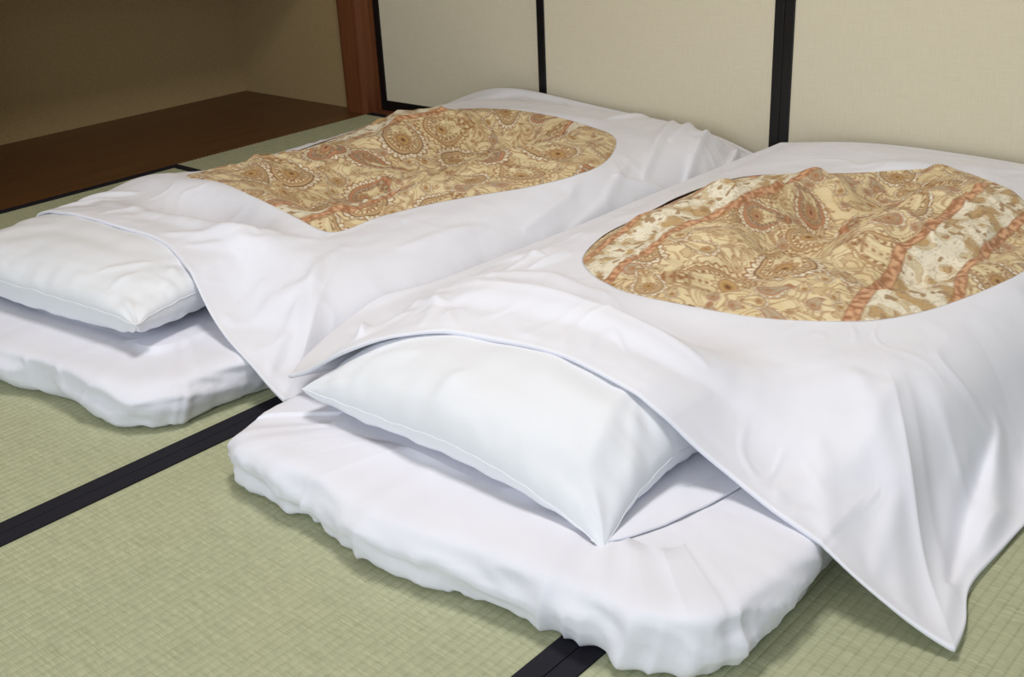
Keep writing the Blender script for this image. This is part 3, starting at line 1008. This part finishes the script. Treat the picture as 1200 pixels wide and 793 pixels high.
NEAR_SEGS = [
    [(-1.54, 1.088, 0.13), (-1.46, 1.092, 0.155), (-1.385, 1.105, 0.18), (-1.312, 1.155, 0.22), (-1.243, 1.203, 0.225), (-1.122, 1.226, 0.225), (-1.036, 1.232, 0.225), (-0.95, 1.231, 0.215), (-0.849, 1.226, 0.19), (-0.799, 1.236, 0.165), (-0.726, 1.251, 0.137), (-0.625, 1.238, 0.117), (-0.526, 1.224, 0.082), (-0.453, 1.225, 0.045), (-0.373, 1.230, 0.008)],
    [(-0.373, 1.232, 0.008), (-0.385, 1.30, 0.012), (-0.412, 1.39, 0.012), (-0.408, 1.53, 0.012), (-0.39, 1.9, 0.012), (-0.39, 2.5, 0.012), (-0.42, 3.03, 0.03)],
    [(-0.42, 3.03, 0.03), (-0.7, 3.06, 0.14), (-1.1, 3.07, 0.16), (-1.4, 3.06, 0.16), (-1.62, 3.02, 0.13)],
    [(-1.62, 3.02, 0.13), (-1.65, 2.8, 0.12), (-1.655, 2.4, 0.125), (-1.655, 2.1, 0.125), (-1.67, 1.7, 0.125), (-1.69, 1.4, 0.12), (-1.62, 1.2, 0.12), (-1.54, 1.088, 0.13)]]
NEAR_OPEN = [(-1.368, 1.736, 0.205), (-1.305, 1.669, 0.205), (-1.207, 1.623, 0.205), (-1.124, 1.617, 0.205), (-1.002, 1.631, 0.205), (-0.895, 1.657, 0.205), (-0.805, 1.706, 0.205), (-0.736, 1.76, 0.205), (-0.683, 1.854, 0.205),
             (-0.643, 1.986, 0.205), (-0.618, 2.12, 0.205), (-0.618, 2.269, 0.205), (-0.663, 2.435, 0.205), (-0.765, 2.572, 0.205), (-0.882, 2.684, 0.205), (-1.002, 2.742, 0.205), (-1.084, 2.674, 0.205), (-1.175, 2.585, 0.205),
             (-1.279, 2.516, 0.205), (-1.368, 2.45, 0.205), (-1.411, 2.36, 0.205), (-1.431, 2.2, 0.205), (-1.421, 2.01, 0.205), (-1.413, 1.871, 0.205)]
NEAR_FOLDS = [
    ([(-1.52, 1.25), (-1.40, 1.15)], 0.012, 0.018), ([(-1.58, 1.40), (-1.40, 1.47), (-1.15, 1.50)], 0.008, 0.025), ([(-1.55, 1.52), (-1.35, 1.60), (-1.20, 1.58)], 0.007, 0.022), ([(-1.60, 1.62), (-1.45, 1.70)], 0.006, 0.02),
    ([(-1.58, 1.28), (-1.45, 1.30), (-1.32, 1.28)], 0.008, 0.022), ([(-1.38, 1.40), (-1.15, 1.43), (-0.95, 1.42)], 0.005, 0.02), ([(-0.39, 1.26), (-0.45, 1.42), (-0.50, 1.60)], 0.008, 0.045),
    ([(-0.44, 1.23), (-0.55, 1.42), (-0.68, 1.55)], 0.007, 0.035), ([(-0.56, 1.24), (-0.66, 1.40)], 0.005, 0.03), ([(-0.38, 1.38), (-0.44, 1.55), (-0.50, 1.72)], 0.016, 0.03), ([(-0.43, 1.36), (-0.48, 1.55), (-0.50, 1.70)], -0.012, 0.020),
    ([(-0.38, 1.62), (-0.47, 1.85)], 0.012, 0.03), ([(-1.52, 1.34), (-1.30, 1.37), (-1.05, 1.40), (-0.85, 1.38)], 0.006, 0.022), ([(-1.40, 1.14), (-1.47, 1.24), (-1.60, 1.30)], 0.010, 0.018), ([(-1.30, 1.20), (-1.36, 1.30), (-1.50, 1.42)], 0.006, 0.02), ([(-0.66, 1.27), (-0.60, 1.40), (-0.62, 1.58)], 0.005, 0.03), ([(-0.50, 1.26), (-0.53, 1.40)], 0.006, 0.025), ([(-1.42, 1.62), (-1.41, 1.74)], 0.008, 0.015), ([(-1.46, 1.60), (-1.47, 1.76)], 0.006, 0.015)]
NEAR_QF = [([(-1.36, 1.80), (-1.32, 2.02), (-1.24, 2.22), (-1.16, 2.32)], 0.034, 0.055), ([(-1.25, 1.86), (-1.14, 1.92), (-0.95, 1.90)], 0.030, 0.05), ([(-1.27, 2.50), (-1.12, 2.42), (-1.06, 2.34)], 0.036, 0.045),
           ([(-1.03, 2.76), (-0.96, 2.40), (-0.90, 2.05)], 0.060, 0.085), ([(-0.80, 1.85), (-0.74, 2.05), (-0.68, 2.28)], -0.030, 0.035), ([(-0.85, 2.66), (-0.70, 2.40)], 0.025, 0.06),
           ([(-1.41, 2.1), (-1.35, 2.30), (-1.28, 2.42)], -0.012, 0.03), ([(-1.20, 2.06), (-1.05, 2.10), (-0.97, 2.02)], -0.024, 0.03), ([(-1.12, 1.69), (-0.9, 1.73)], 0.018, 0.05), ([(-1.20, 2.38), (-1.16, 2.56)], -0.020, 0.022),
           ([(-1.33, 1.74), (-1.15, 1.80)], -0.016, 0.025)]
lift = lambda x, y: 0.001 + 0.002 * np.exp(-(((x + 1.42) / 0.10) ** 2 + ((y - 2.3) / 0.25) ** 2))
VD1, VQ1 = duvet('white duvet with paisley centre on the near futon, its corner hanging to the mat', NEAR_SEGS, NEAR_OPEN, 0.018, NEAR_FOLDS, NEAR_QF, 23, sup, lambda x, y: 0.094 * (0.30 + 0.70 * sstep(1.28, 1.60, y)),
                 'tan and coral paisley quilt in the opening', lift, dens, None, None)
